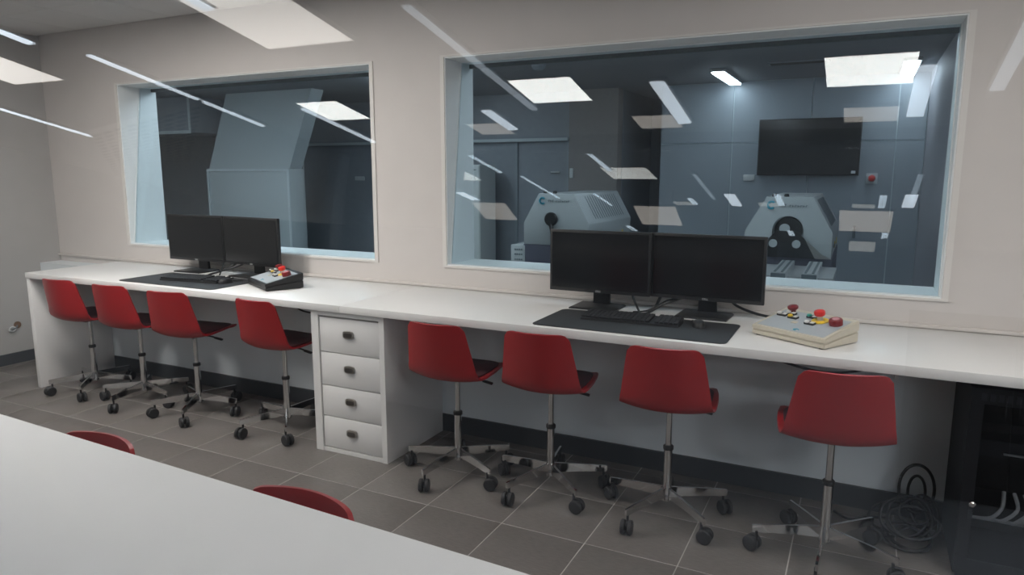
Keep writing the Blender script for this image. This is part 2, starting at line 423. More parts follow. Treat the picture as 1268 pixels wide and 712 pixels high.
AB = [(-4.581, -2.024, 2.279), (-3.485, -1.967, 2.418), (-5.275, -3.364, 2.48), (-6.372, -3.421, 2.34)]
ab = empty('acoustic_panel', AB[0], 'white slotted acoustic panel hung in the observation room, mirrored at the left window edge', 'acoustic panel')
_a, _u, _v = Vector(AB[0]), Vector(AB[1]) - Vector(AB[0]), Vector(AB[3]) - Vector(AB[0])
_n = _u.cross(_v).normalized()
if _n.dot(Vector((0, 0, 1.42)) - _a) < 0: _n = -_n
m = MB(); m.hexa([Vector((0, 0, 0)) - _n * .03, _u - _n * .03, _u + _v - _n * .03, _v - _n * .03], [Vector((0, 0, 0)), _u, _u + _v, _v]); m.ob('board', WALL, ab)
m = MB()
for i in range(9):
    for j in range(16):
        p = _u * ((i + .16) / 9) + _v * ((j + .3) / 16) + _n * .0015; q = _u * (.72 / 9); r_ = _v * (.42 / 16)
        m.hexa([p - _n * .001, p + q - _n * .001, p + q + r_ - _n * .001, p + r_ - _n * .001], [p, p + q, p + q + r_, p + r_])
m.ob('slots', BLACK, ab, kind='stuff')
for t_ in (.2, .8):
    p = _u * t_ - _n * .015 + (_v * 0 if _v.z < 0 else _v)
    MB().cyl(p, (p.x, p.y, OZ - _a.z), .006, n=8).ob('hanger', FRAME, ab)

# ------------------------------------------------------------------ long counter and drawer unit
CT, CF = .775, 2.655
cn = empty('counter', (-4.84, 2.7, 0), 'long white counter running under both windows', 'counter')
def wb(o, m, a, b, mt, bev=.0015):     # box given in room coordinates under a parent
    l = Vector(o.location)
    return MB().b2(Vector(a) - l, Vector(b) - l, bev=bev).ob(m, mt, o)
wb(cn, 'worktop', (-4.86, CF, CT - .036), (-2.265, YB - .019, CT), WHITE)
wb(cn, 'worktop', (-2.263, CF, CT - .036), (1.6, YB - .019, CT), WHITE)
wb(cn, 'end_panel', (-4.86, CF + .006, 0), (-4.825, 3.185, CT - .037), WHITE)
wb(cn, 'end_panel', (1.55, CF + .006, 0), (1.585, 3.185, CT - .037), WHITE)
wb(cn, 'support_bracket', (-1.90, 3.12, .60), (-1.885, 3.198, CT - .037), WHITE)
wb(cn, 'support_bracket', (.16, 3.12, .60), (.175, 3.198, CT - .037), WHITE)
du = empty('drawer_unit', (-2.23, 2.68, 0), 'white four-drawer unit under the counter between the chairs', 'drawer unit')
x0, x1, yf, yb_ = -2.458, -2.008, 2.668, 3.18
zt = CT - .038
m = MB(); l = du.location
for a_, b_ in (((x0, yf, 0), (x0 + .045, yb_, zt)), ((x1 - .030, yf, 0), (x1, yb_, zt)), ((x0 + .045, yf, zt - .022), (x1 - .030, yb_, zt)),
               ((x0 + .045, yf + .004, 0), (x1 - .030, yb_, .020)), ((x0 + .045, yb_ - .012, .02), (x1 - .03, yb_, zt - .022))):
    m.b2(Vector(a_) - l, Vector(b_) - l)
m.ob('carcass', WHITE, du)
zz = [.024, .190, .353, .527, zt - .030]
for k in range(4):
    d = wb(du, 'drawer', (x0 + .049, yf + .006, zz[k] + .002), (x1 - .034, yf + .40, zz[k + 1] - .002), WHITE)
    zc = (zz[k] + zz[k + 1]) / 2 + .012; xc = (x0 + x1) / 2 + .008
    q = MB(); poly = []
    hw, hh = .031, .0185
    for ang in range(0, 360, 15):
        c_, s_ = math.cos(R(ang)), math.sin(R(ang))
        poly.append((xc - l[0] + hw * math.copysign(abs(c_) ** .45, c_), zc - l[2] + hh * math.copysign(abs(s_) ** .6, s_)))
    q.prism(poly, yf - .004 - l[1], yf + .006 - l[1]); h = q.ob('handle', STEEL, d)
    q = MB().prism([(xc - l[0] + (px - xc + l[0]) * .78, zc - l[2] + (pz - zc + l[2]) * .62 - .002) for px, pz in poly], yf - .0055 - l[1], yf - .0035 - l[1])
    q.ob('handle_recess', mat('handle_recess_%d' % k, (.16, .15, .14), .4, metal=1) if k == 0 else MATS['handle_recess_0'], d)

# ------------------------------------------------------------------ swivel chairs
def shell_mesh():
    prof = [(.208, .486, .080), (.205, .491, .108), (.197, .498, .132), (.180, .504, .154), (.150, .508, .172), (.09, .506, .184), (.02, .498, .190), (-.06, .490, .190), (-.115, .490, .187),
            (-.150, .502, .183), (-.172, .528, .178), (-.184, .56, .174), (-.197, .62, .166), (-.210, .68, .157), (-.221, .735, .149), (-.226, .760, .146), (-.2285, .772, .141)]
    m = MB(); NU = 25; rows = []
    for k, (y, z, hw) in enumerate(prof):
        row = []
        t = k / (len(prof) - 1)
        seat = max(0, 1 - max(0, (k - 7)) / 4)
        for i in range(NU):
            u = -1 + 2 * i / (NU - 1)
            au = abs(u)
            zz_ = z - .007 + seat * (.020 * au ** 2.2) * min(1, k / 7)
            yy = y + (1 - seat) * (.042 * au ** 2)
            if k >= 14: zz_ -= .020 * au ** 16 * (k - 13) / 3
            # under-curve of the bucket where seat meets back
            if 8 <= k <= 12: zz_ += (.018 * au ** 2) * (1 - abs(k - 10) / 3)
            row.append(m.bm.verts.new((u * hw, yy, zz_)))
        rows.append(row)
    for A, B in zip(rows, rows[1:]):
        for i in range(NU - 1): m.bm.faces.new((A[i], A[i + 1], B[i + 1], B[i]))
    bmesh.ops.recalc_face_normals(m.bm, faces=m.bm.faces[:])
    bmesh.ops.solidify(m.bm, geom=m.bm.faces[:], thickness=.010)
    return m, rows
def make_chair():
    r = empty('swivel_chair', (0, 0, 0), 'x', 'chair')
    m, _ = shell_mesh(); m.ob('seat_shell', RED, r)
    m = MB(); N = 28
    V0 = []; V1 = []; V2 = []
    for k in range(N):
        a_ = 2 * math.pi * k / N; c_, s_ = math.cos(a_), math.sin(a_)
        px = .166 * math.copysign(abs(c_) ** .6, c_); py = .024 + .160 * math.copysign(abs(s_) ** .6, s_)
        base = .499 + .016 * (abs(px) / .19) ** 2.2 + (.008 if py > .05 else 0)
        V0.append(m.bm.verts.new((px, py, base - .004))); V1.append(m.bm.verts.new((px, py, base + .006))); V2.append(m.bm.verts.new((px * .93, (py - .02) * .93 + .02, base + .010)))
    for k in range(N):
        j = (k + 1) % N
        m.bm.faces.new((V0[k], V0[j], V1[j], V1[k])); m.bm.faces.new((V1[k], V1[j], V2[j], V2[k]))
    c0 = m.bm.verts.new((0, .02, .511)); c1 = m.bm.verts.new((0, .02, .496))
    for k in range(N):
        j = (k + 1) % N
        m.bm.faces.new((V2[k], V2[j], c0)); m.bm.faces.new((V0[j], V0[k], c1))
    m.ob('seat_pad', PAD, r)
    MB().lathe([(.021, .064), (.023, .066), (.023, .082), (.0205, .088), (.0185, .13), (.0175, .295), (.012, .296)], n=20).ob('column', CHROME, r)
    MB().lathe([(.0205, .288), (.0215, .291), (.0215, .303), (.016, .308), (.013, .308)], n=20).ob('collar', BLACK, r)
    MB().lathe([(.0125, .30), (.0125, .462), (.022, .468), (.03, .484)], n=18).ob('gas_lift', CHROME, r)
    m = MB().box((0, .0, .482), (.15, .17, .012), bev=.004); m.ob('seat_plate', BLACK, r)
    m = MB().tube([(.02, .02, .474), (.09, .03, .466), (.135, .035, .456)], .0045, n=8); m.box((.142, .036, .454), (.05, .018, .010), rz=R(8), ry=R(12), bev=.003)
    m.ob('lever', BLACK, r)
    # one leg along +X, copied around
    m = MB()
    def ring(x, z0, z1, w0): return [Vector((x, -w0, z0)), Vector((x, w0, z0)), Vector((x, w0 * .75, z1)), Vector((x, -w0 * .75, z1))]
    secs = [(.012, .082, .124, .0075), (.08, .081, .119, .0070), (.18, .079, .111, .0062), (.252, .076, .104, .0058), (.258, .077, .102, .0052)]
    rr = [[m.bm.verts.new(p) for p in ring(*s_)] for s_ in secs]
    for A, B in zip(rr, rr[1:]):
        for k in range(4): m.bm.faces.new((A[k], A[(k + 1) % 4], B[(k + 1) % 4], B[k]))
    m.bm.faces.new(rr[0][::-1]); m.bm.faces.new(rr[-1])
    leg_me = m.mesh('leg', CHROME)
    m = MB()
    for sg in (-1, 1):
        M = Matrix.Translation((.010, sg * .0145, .030)) @ Matrix.Rotation(R(90), 4, 'X')
        m.lathe([(.012, -.0085), (.026, -.0085), (.0295, -.005), (.0295, .005), (.026, .0085), (.012, .0085)], M, n=18)
    m.b2((-.014, -.005, .022), (.026, .005, .052), bev=.003)
    m.cyl((-.006, 0, .046), (-.006, 0, .082), .0055, n=10)
    m.cyl((.010, -.014, .03), (.010, .014, .03), .008, n=10)
    cas_me = m.mesh('caster', RUBBER)
    rnd = random.Random(3)
    for k in range(5):
        lg = link('leg', leg_me, r, rz=R(72 * k))
        link('caster', cas_me, lg, (.246, 0, 0), rz=rnd.uniform(-2.5, 2.5))
    return r
proto = make_chair()
chairs = [  # x, y, yaw of the seat, turn of the base, label
 (-4.46, 2.80, 4, 20, 'red swivel chair at the counter end panel, farthest from the drawer unit'),
 (-3.97, 2.80, 4, 64, 'red swivel chair second from the counter end panel, left of the desk mat'),
 (-3.475, 2.795, 7, 12, 'red swivel chair in front of the small left desk mat'),
 (-2.80, 2.82, -3, 24, 'red swivel chair just left of the white drawer unit'),
 (-1.651, 2.75, 0, 46, 'red swivel chair just right of the white drawer unit'),
 (-1.185, 2.78, 3, 30, 'red swivel chair in front of the left corner of the big desk mat'),
 (-.652, 2.77, 5, 30, 'red swivel chair in front of the right corner of the big desk mat'),
 (-.042, 2.70, 9, 51, 'red swivel chair below the beige control box, nearest the black rack'),
 (-1.66, .845, 180, 20, 'red chair behind the white front desk, only its low rounded top showing, farther one'),
 (-.985, .825, 180, 40, 'red chair behind the white front desk, only its rounded top showing, nearer one')]
g = 'red swivel chairs'
for i, (x, y, yaw, turn, lab) in enumerate(chairs):
    c = proto if i == 0 else copy_tree(proto)
    c.location = (x, y, 0); c.rotation_euler = (0, 0, R(yaw)); c['label'] = lab; c['group'] = g
    k = 0
    for ch in c.children:
        if ch.name.startswith('leg'):
            ch.rotation_euler = (0, 0, R(turn - yaw + 72 * k)); k += 1
        elif ch.name.startswith('lever') and abs(yaw) > 90: pass

# ------------------------------------------------------------------ front desk
fd = empty('front_desk', (-1.2, .74, 0), 'large white desk across the bottom left of the view, seen from above', 'desk', rz=R(-2.2))
MB().b2((-2.6, -.20, .749), (1.0, .232, .785), bev=.002).ob('desktop', WHITE_D, fd)
for x in (-2.55, -.13, .97): MB().b2((x - .018, -.18, 0), (x + .018, .18, .748)).ob('side_panel', WHITE_D, fd)

# ------------------------------------------------------------------ things on the counter
def desk_mat(x0, y0, x1, y1, label):
    r = .03; poly = []
    for cx_, cy_, a0 in ((x1 - r, y1 - r, 0), (x0 + r, y1 - r, 90), (x0 + r, y0 + r, 180), (x1 - r, y0 + r, 270)):
        for k in range(6): poly.append((cx_ + r * math.cos(R(a0 + 18 * k)), cy_ + r * math.sin(R(a0 + 18 * k))))
    m = MB(); M = Matrix.Rotation(R(90), 4, 'X')
    A = [m.bm.verts.new((x, y, CT + .0003)) for x, y in poly]; B = [m.bm.verts.new((x, y, CT + .0035)) for x, y in poly]
    n = len(poly); m.bm.faces.new(A[::-1]); m.bm.faces.new(B)
    for k in range(n): m.bm.faces.new((A[k], A[(k + 1) % n], B[(k + 1) % n], B[k]))
    return m.ob('desk_mat', MATM, label=label, cat='desk mat')
desk_mat(-1.245, 2.685, -.43, 3.065, 'wide black desk mat under the keyboard below the right window')
desk_mat(-4.0, 2.70, -3.20, 3.075, 'black desk mat below the left window')

def make_monitor(label, group):
    W_, H_, zb = .507, .300, .069
    r = empty('monitor', (0, 0, CT + .004), label, 'monitor', group)
    MB().b2((-W_ / 2, -.006, zb), (W_ / 2, .016, zb + H_), bev=.003).ob('casing', BLACK, r)
    m = MB()
    t = .012
    MB().b2((-W_ / 2 + t, -.0075, zb + .017), (W_ / 2 - t, -.0062, zb + H_ - t)).ob('screen', BLACKG, r)
    MB().b2((-.12, .014, zb + .06), (.12, .038, zb + .24), bev=.008).ob('back_housing', BLACK, r)
    MB().hexa([Vector((-.042, .045, .008)), Vector((.042, .045, .008)), Vector((.042, .065, .008)), Vector((-.042, .065, .008))],
              [Vector((-.036, .039, .22)), Vector((.036, .039, .22)), Vector((.036, .055, .22)), Vector((-.036, .055, .22))]).ob('stand_neck', BLACK, r)
    MB().prism([(-.115, 0), (.115, 0), (.115, .006), (.105, .010), (-.105, .010), (-.115, .006)], -.095, .075).ob('stand_base', BLACK, r)
    fc = bpy.data.curves.new('logo', 'FONT'); fc.body = 'DELL'; fc.size = .0125; fc.align_x = 'CENTER'; fc.extrude = .0003
    fc.materials.append(PLWHITE)
    tmp = bpy.data.objects.new('tmp', fc); COL.objects.link(tmp)
    dg = bpy.context.evaluated_depsgraph_get(); me = bpy.data.meshes.new_from_object(tmp.evaluated_get(dg))
    bpy.data.objects.remove(tmp); bpy.data.curves.remove(fc)
    o = link('logo', me, r, (0, -.0065, zb + .004)); o.rotation_euler = (R(90), 0, 0)
    return r
mon = make_monitor('black monitor below the right window, left one of the pair', 'desk monitors')
mon.location = (-1.117, 3.19, CT + .0002)
for x, y, rz, lab in ((-.612, 3.205, -1.5, 'black monitor below the right window, beside the beige control box'),
                      (-3.912, 3.212, 1, 'black monitor below the left window, farther from the black control box'),
                      (-3.403, 3.197, -5, 'black monitor below the left window, beside the black control box')):
    c = copy_tree(mon); c.location = (x, y, CT + .0002); c.rotation_euler = (0, 0, R(rz)); c['label'] = lab

def make_keyboard(label):
    r = empty('keyboard', (0, 0, 0), label, 'keyboard', 'desk keyboards')
    M = Matrix.Rotation(R(90), 4, 'Z')
    m = MB(); m.hexa([Vector((-.215, -.065, 0)), Vector((.215, -.065, 0)), Vector((.215, .065, 0)), Vector((-.215, .065, 0))],
                     [Vector((-.213, -.063, .009)), Vector((.213, -.063, .009)), Vector((.213, .063, .018)), Vector((-.213, .063, .018))])
    m.ob('keyboard_case', BLACK, r)
    m = MB()
    for j in range(6):
        y = -.052 + j * .0208
        for i in range(21):
            x = -.202 + i * .0202
            if i in (15,) or (j == 0 and 4 <= i <= 8): continue
            if i == 19 and j == 5: continue
            m.box((x, y, .0145 + (y + .065) * .069), (.0165, .0165, .008), rx=R(4), bev=0)
        if j == 0: m.box((-.202 + 6 * .0202, y, .0145 + (y + .065) * .069), (.098, .0165, .008), rx=R(4))
    o = m.ob('keys', RUBBER, r, kind='stuff')
    MB().tube([(.03, .062, .008), (.035, .10, .006), (.05, .125, .006)], .0022, n=6).ob('cord', CABLE, r)
    return r
kb = make_keyboard('black keyboard on the wide desk mat below the right window')
kb.location = (-.872, 2.935, CT + .0038); kb.rotation_euler = (0, 0, R(2))
k2 = copy_tree(kb); k2.location = (-3.56, 2.90, CT + .0038); k2.rotation_euler = (0, 0, R(6)); k2['label'] = 'black keyboard on the desk mat below the left window'
def make_mouse(label):
    r = empty('mouse', (0, 0, 0), label, 'mouse', 'computer mice')
    m = MB(); rows = []
    for k in range(7):
        t = k / 6; a_ = t * math.pi / 2
        rows.append([m.bm.verts.new((.027 * math.cos(2 * math.pi * i / 16) * math.cos(a_ * .98) ** .5, .046 * math.sin(2 * math.pi * i / 16) * math.cos(a_ * .98) ** .5, .028 * math.sin(a_))) for i in range(16)])
    for A, B in zip(rows, rows[1:]):
        for i in range(16): m.bm.faces.new((A[i], A[(i + 1) % 16], B[(i + 1) % 16], B[i]))
    m.bm.faces.new(rows[0][::-1]); m.bm.faces.new(rows[-1])
    m.ob('mouse_body', BLACK, r)
    MB().cyl((-.003, .024, .025), (.003, .024, .025), .006, n=12).ob('scroll_wheel', RUBBER, r)
    MB().tube([(0, .044, .008), (.004, .08, .004), (-.01, .12, .003)], .0018, n=6).ob('cord', CABLE, r)
    return r
ms = make_mouse('black mouse on the wide desk mat, right of the keyboard'); ms.location = (-.585, 2.945, CT + .0038); ms.rotation_euler = (0, 0, R(20))
m2 = copy_tree(ms); m2.location = (-3.315, 2.905, CT + .0038); m2.rotation_euler = (0, 0, R(-10)); m2['label'] = 'black mouse on the left desk mat beside the keyboard'

def control_box(loc, rz, body, label, small):
    r = empty('control_box', loc, label, 'control box', rz=rz)
    Wd, D, h0, h1 = .325, .215, .040, .088
    prof = lambda z0f, z1f: None
    # wedge: lower tray and upper lid, seam between
    def wedge(name, za, zb_f, zb_b, ins, mt, za_b=None):
        za_b = za if za_b is None else za_b
        m = MB(); i = ins
        m.hexa([Vector((-Wd / 2 + i, -D / 2 + i, za)), Vector((Wd / 2 - i, -D / 2 + i, za)), Vector((Wd / 2 - i, D / 2 - i, za_b)), Vector((-Wd / 2 + i, D / 2 - i, za_b))],
               [Vector((-Wd / 2 + i, -D / 2 + i, zb_f)), Vector((Wd / 2 - i, -D / 2 + i, zb_f)), Vector((Wd / 2 - i, D / 2 - i, zb_b)), Vector((-Wd / 2 + i, D / 2 - i, zb_b))])
        bmesh.ops.bevel(m.bm, geom=m.bm.edges[:], offset=.003, segments=2, affect='EDGES')
        return m.ob(name, mt, r)
    wedge('tray', .004, .022, .045, .001, body)
    wedge('lid', .0235, h0, h1, 0, body, .0465)
    sl = (h1 - h0) / D; zt_ = lambda y: h0 + (y + D / 2) * sl
    pitch = math.atan(sl)
    m = MB(); a_, b_ = .016, .014
    m.hexa([Vector((-Wd / 2 + a_, -D / 2 + b_, zt_(-D / 2 + b_) - .002)), Vector((Wd / 2 - a_, -D / 2 + b_, zt_(-D / 2 + b_) - .002)), Vector((Wd / 2 - a_, D / 2 - b_ - .012, zt_(D / 2 - b_ - .012) - .002)), Vector((-Wd / 2 + a_, D / 2 - b_ - .012, zt_(D / 2 - b_ - .012) - .002))],
           [Vector((-Wd / 2 + a_, -D / 2 + b_, zt_(-D / 2 + b_) + .0012)), Vector((Wd / 2 - a_, -D / 2 + b_, zt_(-D / 2 + b_) + .0012)), Vector((Wd / 2 - a_, D / 2 - b_ - .012, zt_(D / 2 - b_ - .012) + .0012)), Vector((-Wd / 2 + a_, D / 2 - b_ - .012, zt_(D / 2 - b_ - .012) + .0012))])
    m.ob('panel_face', FACE, r)
    def at(x, y): return Matrix.Translation((x, y, zt_(y) + .001)) @ Matrix.Rotation(pitch, 4, 'X')
    def knob(name, x, y, pr, mt, par=r): return MB().lathe(pr, at(x, y), n=20).ob(name, mt, par)
    # emergency stop on yellow disc
    e = knob('emergency_disc', .045, .035, [(.032, 0), (.032, .0035), (.030, .0045)], BYEL)
    MB().lathe([(.011, .004), (.011, .026)], at(.045, .035), n=16).ob('stop_stem', ALU, e)
    MB().lathe([(.013, .022), (.019, .026), (.021, .036), (.019, .043), (.012, .046)], at(.045, .035), n=22).ob('stop_button', BRED, e)
    # dark red mushroom buttons
    k1 = knob('dark_red_button', -.095, .062, [(.010, 0), (.010, .012), (.014, .014), (.021, .022), (.021, .029), (.017, .032)], BDRED)
    k3 = knob('dark_red_button', .115, .030, [(.024, 0), (.025, .003), (.025, .020), (.022, .024)], BDRED)
    MB().lathe([(.014, .0235), (.013, .0255)], at(.115, .030), n=16).ob('button_cap', PINK, k3)
    # lamps with label plates
    for nm, x, y, mt in (('white_switch', -.128, .020, BWHT), ('yellow_switch', -.072, .012, BYEL), ('white_switch', -.102, .042, BWHT), ('green_switch', -.010, .046, BGRN), ('white_switch', .020, -.012, BWHT)):
        mm = MB(); M = at(x, y)
        bmesh.ops.create_cube(mm.bm, size=1, matrix=M @ Matrix.Translation((.010, .004, .004)) @ Matrix.Diagonal((.040, .020, .008, 1)))
        b = mm.ob('switch_base', BLACK, r)
        MB().lathe([(.0095, .008), (.0095, .013), (.008, .0145)], M @ Matrix.Translation((-.001, .002, 0)), n=16).ob(nm, mt, b)
        mm = MB(); bmesh.ops.create_cube(mm.bm, size=1, matrix=M @ Matrix.Translation((.021, .005, .0085)) @ Matrix.Diagonal((.016, .016, .0015, 1)))
        mm.ob('label_plate', BWHT, b)
    mm = MB(); bmesh.ops.create_cube(mm.bm, size=1, matrix=at(-.03, -.02) @ Matrix.Translation((0, 0, .001)) @ Matrix.Diagonal((.022, .018, .002, 1)))
    mm.ob('blank_plate', BEIGE, r)
    mm = MB().tube([at(.02 + .011 * math.cos(a_), -.078 + .006 * math.sin(a_)) @ Vector((0, 0, .0008)) for a_ in [k * .55 for k in range(10)]], .002, n=6, smooth=2)
    mm.ob('emblem', TEAL, r)
    for sx in (-1, 1):
        for sy in (-1, 1): MB().cyl((sx * .14, sy * .09, .0), (sx * .14, sy * .09, .0045), .010, n=12).ob('foot', RUBBER, r)
    return r
control_box((-.175, 2.93, CT), R(-31), BEIGE, 'beige sloped control box with red emergency stop on the counter', False)
control_box((-2.985, 2.965, CT), R(-27), BLACK, 'black sloped control box with grey face on the counter', True)

# cables on and under the counter
def cable(pts, r, label, cat='cable', name='cable', mt=CABLE, group=None):
    return MB().tube(pts, r, n=8).ob(name, mt, label=label, cat=cat, group=group)
Z = CT + .005
cable([(-1.02, 3.27, .93), (-.98, 3.25, .87), (-.93, 3.18, .81), (-.885, 3.10, Z), (-.90, 3.05, Z + .004)], .005, 'black cable curling down behind the right keyboard to the mat')
cable([(-.62, 3.27, .92), (-.70, 3.25, .855), (-.80, 3.20, .815), (-.855, 3.13, Z), (-.88, 3.07, Z + .004)], .006, 'thick black cable sweeping from the right monitor to the keyboard')
cable([(-.60, 3.275, .93), (-.68, 3.265, .86), (-.79, 3.24, .825), (-.87, 3.19, Z), (-.92, 3.12, Z)], .005, 'second black cable under the right monitor pair')
cable([(-.80, 3.29, .95), (-.83, 3.29, .86), (-.85, 3.275, .80), (-.86, 3.25, Z)], .007, 'short black cable hanging between the two right monitors')
cable([(-.52, 3.27, .90), (-.50, 3.28, .83), (-.40, 3.26, .795), (-.25, 3.20, Z + .005), (-.16, 3.10, Z + .005), (-.14, 3.06, Z + .01)], .006, 'black cable from the right monitor to the beige control box')
cable([(-3.50, 3.27, .92), (-3.58, 3.25, .85), (-3.64, 3.17, .80), (-3.66, 3.06, Z), (-3.62, 3.0, Z + .004)], .006, 'black cable looping under the left monitor pair')
cable([(-3.45, 3.28, .92), (-3.52, 3.26, .85), (-3.60, 3.20, .81), (-3.70, 3.13, Z), (-3.60, 3.03, Z + .002), (-3.46, 2.99, Z), (-3.42, 3.06, Z)], .005, 'black cable coiled on the left desk mat')
cable([(-3.78, 3.28, .93), (-3.72, 3.26, .86), (-3.68, 3.20, .80), (-3.62, 3.13, Z)], .005, 'black cable hanging between the two left monitors')
cable([(-3.15, 3.19, .730), (-3.10, 3.18, .66), (-3.0, 3.17, .60), (-2.88, 3.19, .585), (-2.75, 3.19, .60)], .005, 'black cable drooping under the counter left of the drawer unit')
cable([(-.42, 2.95, .730), (-.36, 2.92, .72), (-.22, 2.86, .685), (-.06, 2.85, .67), (.10, 2.95, .69), (.2, 3.1, .72)], .005, 'black cable drooping under the counter below the beige box')
cable([(-.72, 3.18, .730), (-.64, 3.17, .66), (-.5, 3.17, .625), (-.36, 3.17, .66), (-.32, 3.17, .730)], .0025, 'thin grey cable drooping along the wall under the counter', mt=NETC)
ps = empty('power_strip', (-.92, 2.80, CT - .0365), 'slim power strip fixed under the counter below the desk mat', 'power strip')
MB().b2((-.14, -.02, -.022), (.14, .02, 0), bev=.003).ob('strip_body', RACKS, ps)
for k in range(3): MB().cyl((-.03 + .035 * k, -.0215, -.011), (-.03 + .035 * k, -.0195, -.011), .007, n=12).ob('socket', BLACK, ps)

# coil of black cable on the floor
rnd = random.Random(11)
cc = empty('cable_coil', (.25, 3.02, 0), 'tangled coil of black cable on the floor beside the black rack', 'cable')
def loop(c, rx, rz_, lean, tilt, r=.0055, ph=0):
    pts = []
    for k in range(14):
        a_ = 2 * math.pi * k / 14 + ph
        x = rx * math.cos(a_); zz_ = rz_ * math.sin(a_)
        pts.append(Vector((c[0] + x * math.cos(tilt), c[1] + x * math.sin(tilt) + zz_ * math.sin(lean), max(.007, c[2] + zz_ * math.cos(lean)))))
    return pts
specs = [((.02, .06, .175), .062, .095, .25, .1, .006), ((.02, .05, .165), .030, .065, .2, .0, .0055), ((-.02, .0, .075), .085, .075, .55, .2, .006), ((.0, .0, .080), .075, .08, .5, -.1, .0055),
         ((.01, -.03, .07), .09, .07, .9, .1, .006), ((-.06, .02, .06), .09, .06, .8, .4, .005), ((-.01, -.06, .025), .085, .09, 1.4, .1, .006), ((.0, -.05, .015), .075, .085, 1.5, -.2, .006),
         ((.02, .01, .10), .06, .05, .4, .3, .005), ((.05, .03, .10), .05, .06, .5, -.3, .005)]
for c_, rx, rz_, ln, tl, r_ in specs:
    MB().tube(loop(c_, rx, rz_, ln, tl, ph=rnd.random()), r_, n=7, smooth=4, closed=True).ob('cable_loop', CABLE, cc)
MB().tube([(-.05, -.05, .01), (-.11, -.1, .008), (-.17, -.18, .008), (-.15, -.21, .008), (-.13, -.23, .008)], .006, n=7).ob('cable_tail', CABLE, cc)
MB().tube([(-.06, .02, .05), (-.13, .04, .03), (-.21, .03, .008), (-.27, .08, .008)], .005, n=7).ob('cable_tail', CABLE, cc)

# ------------------------------------------------------------------ black equipment rack under the counter
rk = empty('equipment_rack', (.70, 2.76, 0), 'black equipment rack with smoked glass door under the counter end', 'rack')
w2, dp, hz = .325, .40, .700
MB().b2((-w2, .012, .02), (-w2 + .012, dp, hz)).ob('side_panel', RACKS, rk)
MB().b2((w2 - .012, .012, .02), (w2, dp, hz)).ob('side_panel', RACKS, rk)
MB().b2((-w2 + .012, .012, hz - .012), (w2 - .012, dp, hz)).ob('top_panel', RACK, rk)
MB().b2((-w2 + .012, .012, .0), (w2 - .012, dp, .04)).ob('plinth', RACK, rk)
MB().b2((-w2 + .012, dp - .01, .04), (w2 - .012, dp, hz - .012)).ob('back_panel', RACK, rk)
m = MB()
m.b2((-w2, 0, .02), (-w2 + .04, .012, hz)); m.b2((w2 - .04, 0, .02), (w2, .012, hz)); m.b2((-w2 + .04, 0, hz - .055), (w2 - .04, .012, hz)); m.b2((-w2 + .04, 0, .02), (w2 - .04, .012, .08))
dr = m.ob('door', RACK, rk)
MB().b2((-w2 + .04, .004, .08), (w2 - .04, .008, hz - .055)).ob('glass_pane', GL_RACK, dr)
m = MB()
for k in range(24): m.b2((-w2 + .03 + k * .0245, -.003, hz - .042), (-w2 + .045 + k * .0245, 0, hz - .016))
m.ob('vent_strip', RACKS, dr, kind='stuff')
kn = MB().lathe([(.011, 0), (.011, .010), (.007, .014)], Matrix.Translation((-w2 + .036, 0, .285)) @ Matrix.Rotation(R(90), 4, 'X'), n=16).ob('lock', CHROME, dr)
MB().b2((-w2 + .028, -.004, .23), (-w2 + .040, 0, .262)).ob('key_plate', RACKS, dr)
for z, h, mt in ((.43, .06, RACKS), (.52, .035, RACK), (.16, .05, RACK)):
    MB().b2((-w2 + .02, .10, z), (w2 - .02, .36, z + h)).ob('device', mt, rk)
MB().b2((-.20, .085, .446), (.25, .099, .450)).ob('shelf_edge', NETC, rk)
for k in range(14):
    x = -.185 + k * .030
    MB().tube([(x, .095, .31), (x - .01 + .02 * rnd.random(), .05, .27), (x - .03, .045, .24 - .02 * rnd.random()), (x - .055 + .02 * rnd.random(), .06, .215), (x - .09, .09, .20)], .0065, n=6).ob('patch_cable', NETC, rk)

# open cable hole in the left wall
wh = empty('wall_outlet_hole', (XL + .002, 2.965, .272), 'unfinished round cable outlet low on the white side wall', 'outlet')
Mx = Matrix.Rotation(R(90), 4, 'Y')
MB().lathe([(.026, -.002), (.026, .002), (.020, .003)], Matrix.Translation((0, .024, .015)) @ Mx, n=20).ob('hole_rim', BRASS, wh)
m = MB()
for k in range(3):
    pts = [(.012 + .004 * k, -.022 + .022 * math.cos(a_), -.012 + .016 * math.sin(a_) + .003 * k) for a_ in [i * math.pi / 6 for i in range(12)]]
    m.tube(pts, .004, n=6, smooth=2, closed=True)
m.ob('cable_curl', PLWHITE, wh, kind='stuff')
MB().tube([(.004, .02, .012), (.02, .005, .0), (.02, -.02, -.01), (.016, -.04, -.022)], .005, n=7).ob('cable_stub', GREYPR, wh)

# ------------------------------------------------------------------ test room behind the windows
TXL, TXR, TYB, TZ = -9.6, .43, 7.0, 2.25
MB().b2((TXL, YT, -.06), (TXR + .15, TYB + .15, 0)).ob('floor', TFLOOR, label='dark floor of the test room', cat='floor', **st)
tc_ = MB().b2((TXL, YT, TZ), (TXR + .15, TYB + 1.3, TZ + .06)).ob('ceiling', TCEIL, label='dark ceiling of the test room', cat='ceiling', **st)
wr = MB().b2((TXR, YT, 0), (TXR + .1, TYB + .1, TZ)).ob('wall_right', mat('test_side_wall', (.34, .34, .37), .6, noise=.04), label='grey side wall of the test room', cat='wall', **st)
MB().b2((TXL - .1, YT, 0), (TXL, TYB + .1, TZ)).ob('wall_left', TDARK, label='dark far side wall of the test room', cat='wall', **st)
wbk = MB().b2((-1.838, TYB + .012, 0), (TXR, TYB + .11, TZ)).ob('wall_back', TSEAM, label='panelled test room wall carrying the television', cat='wall', **st)
pxs = [-1.838, -1.155, -.475, .21, TXR]
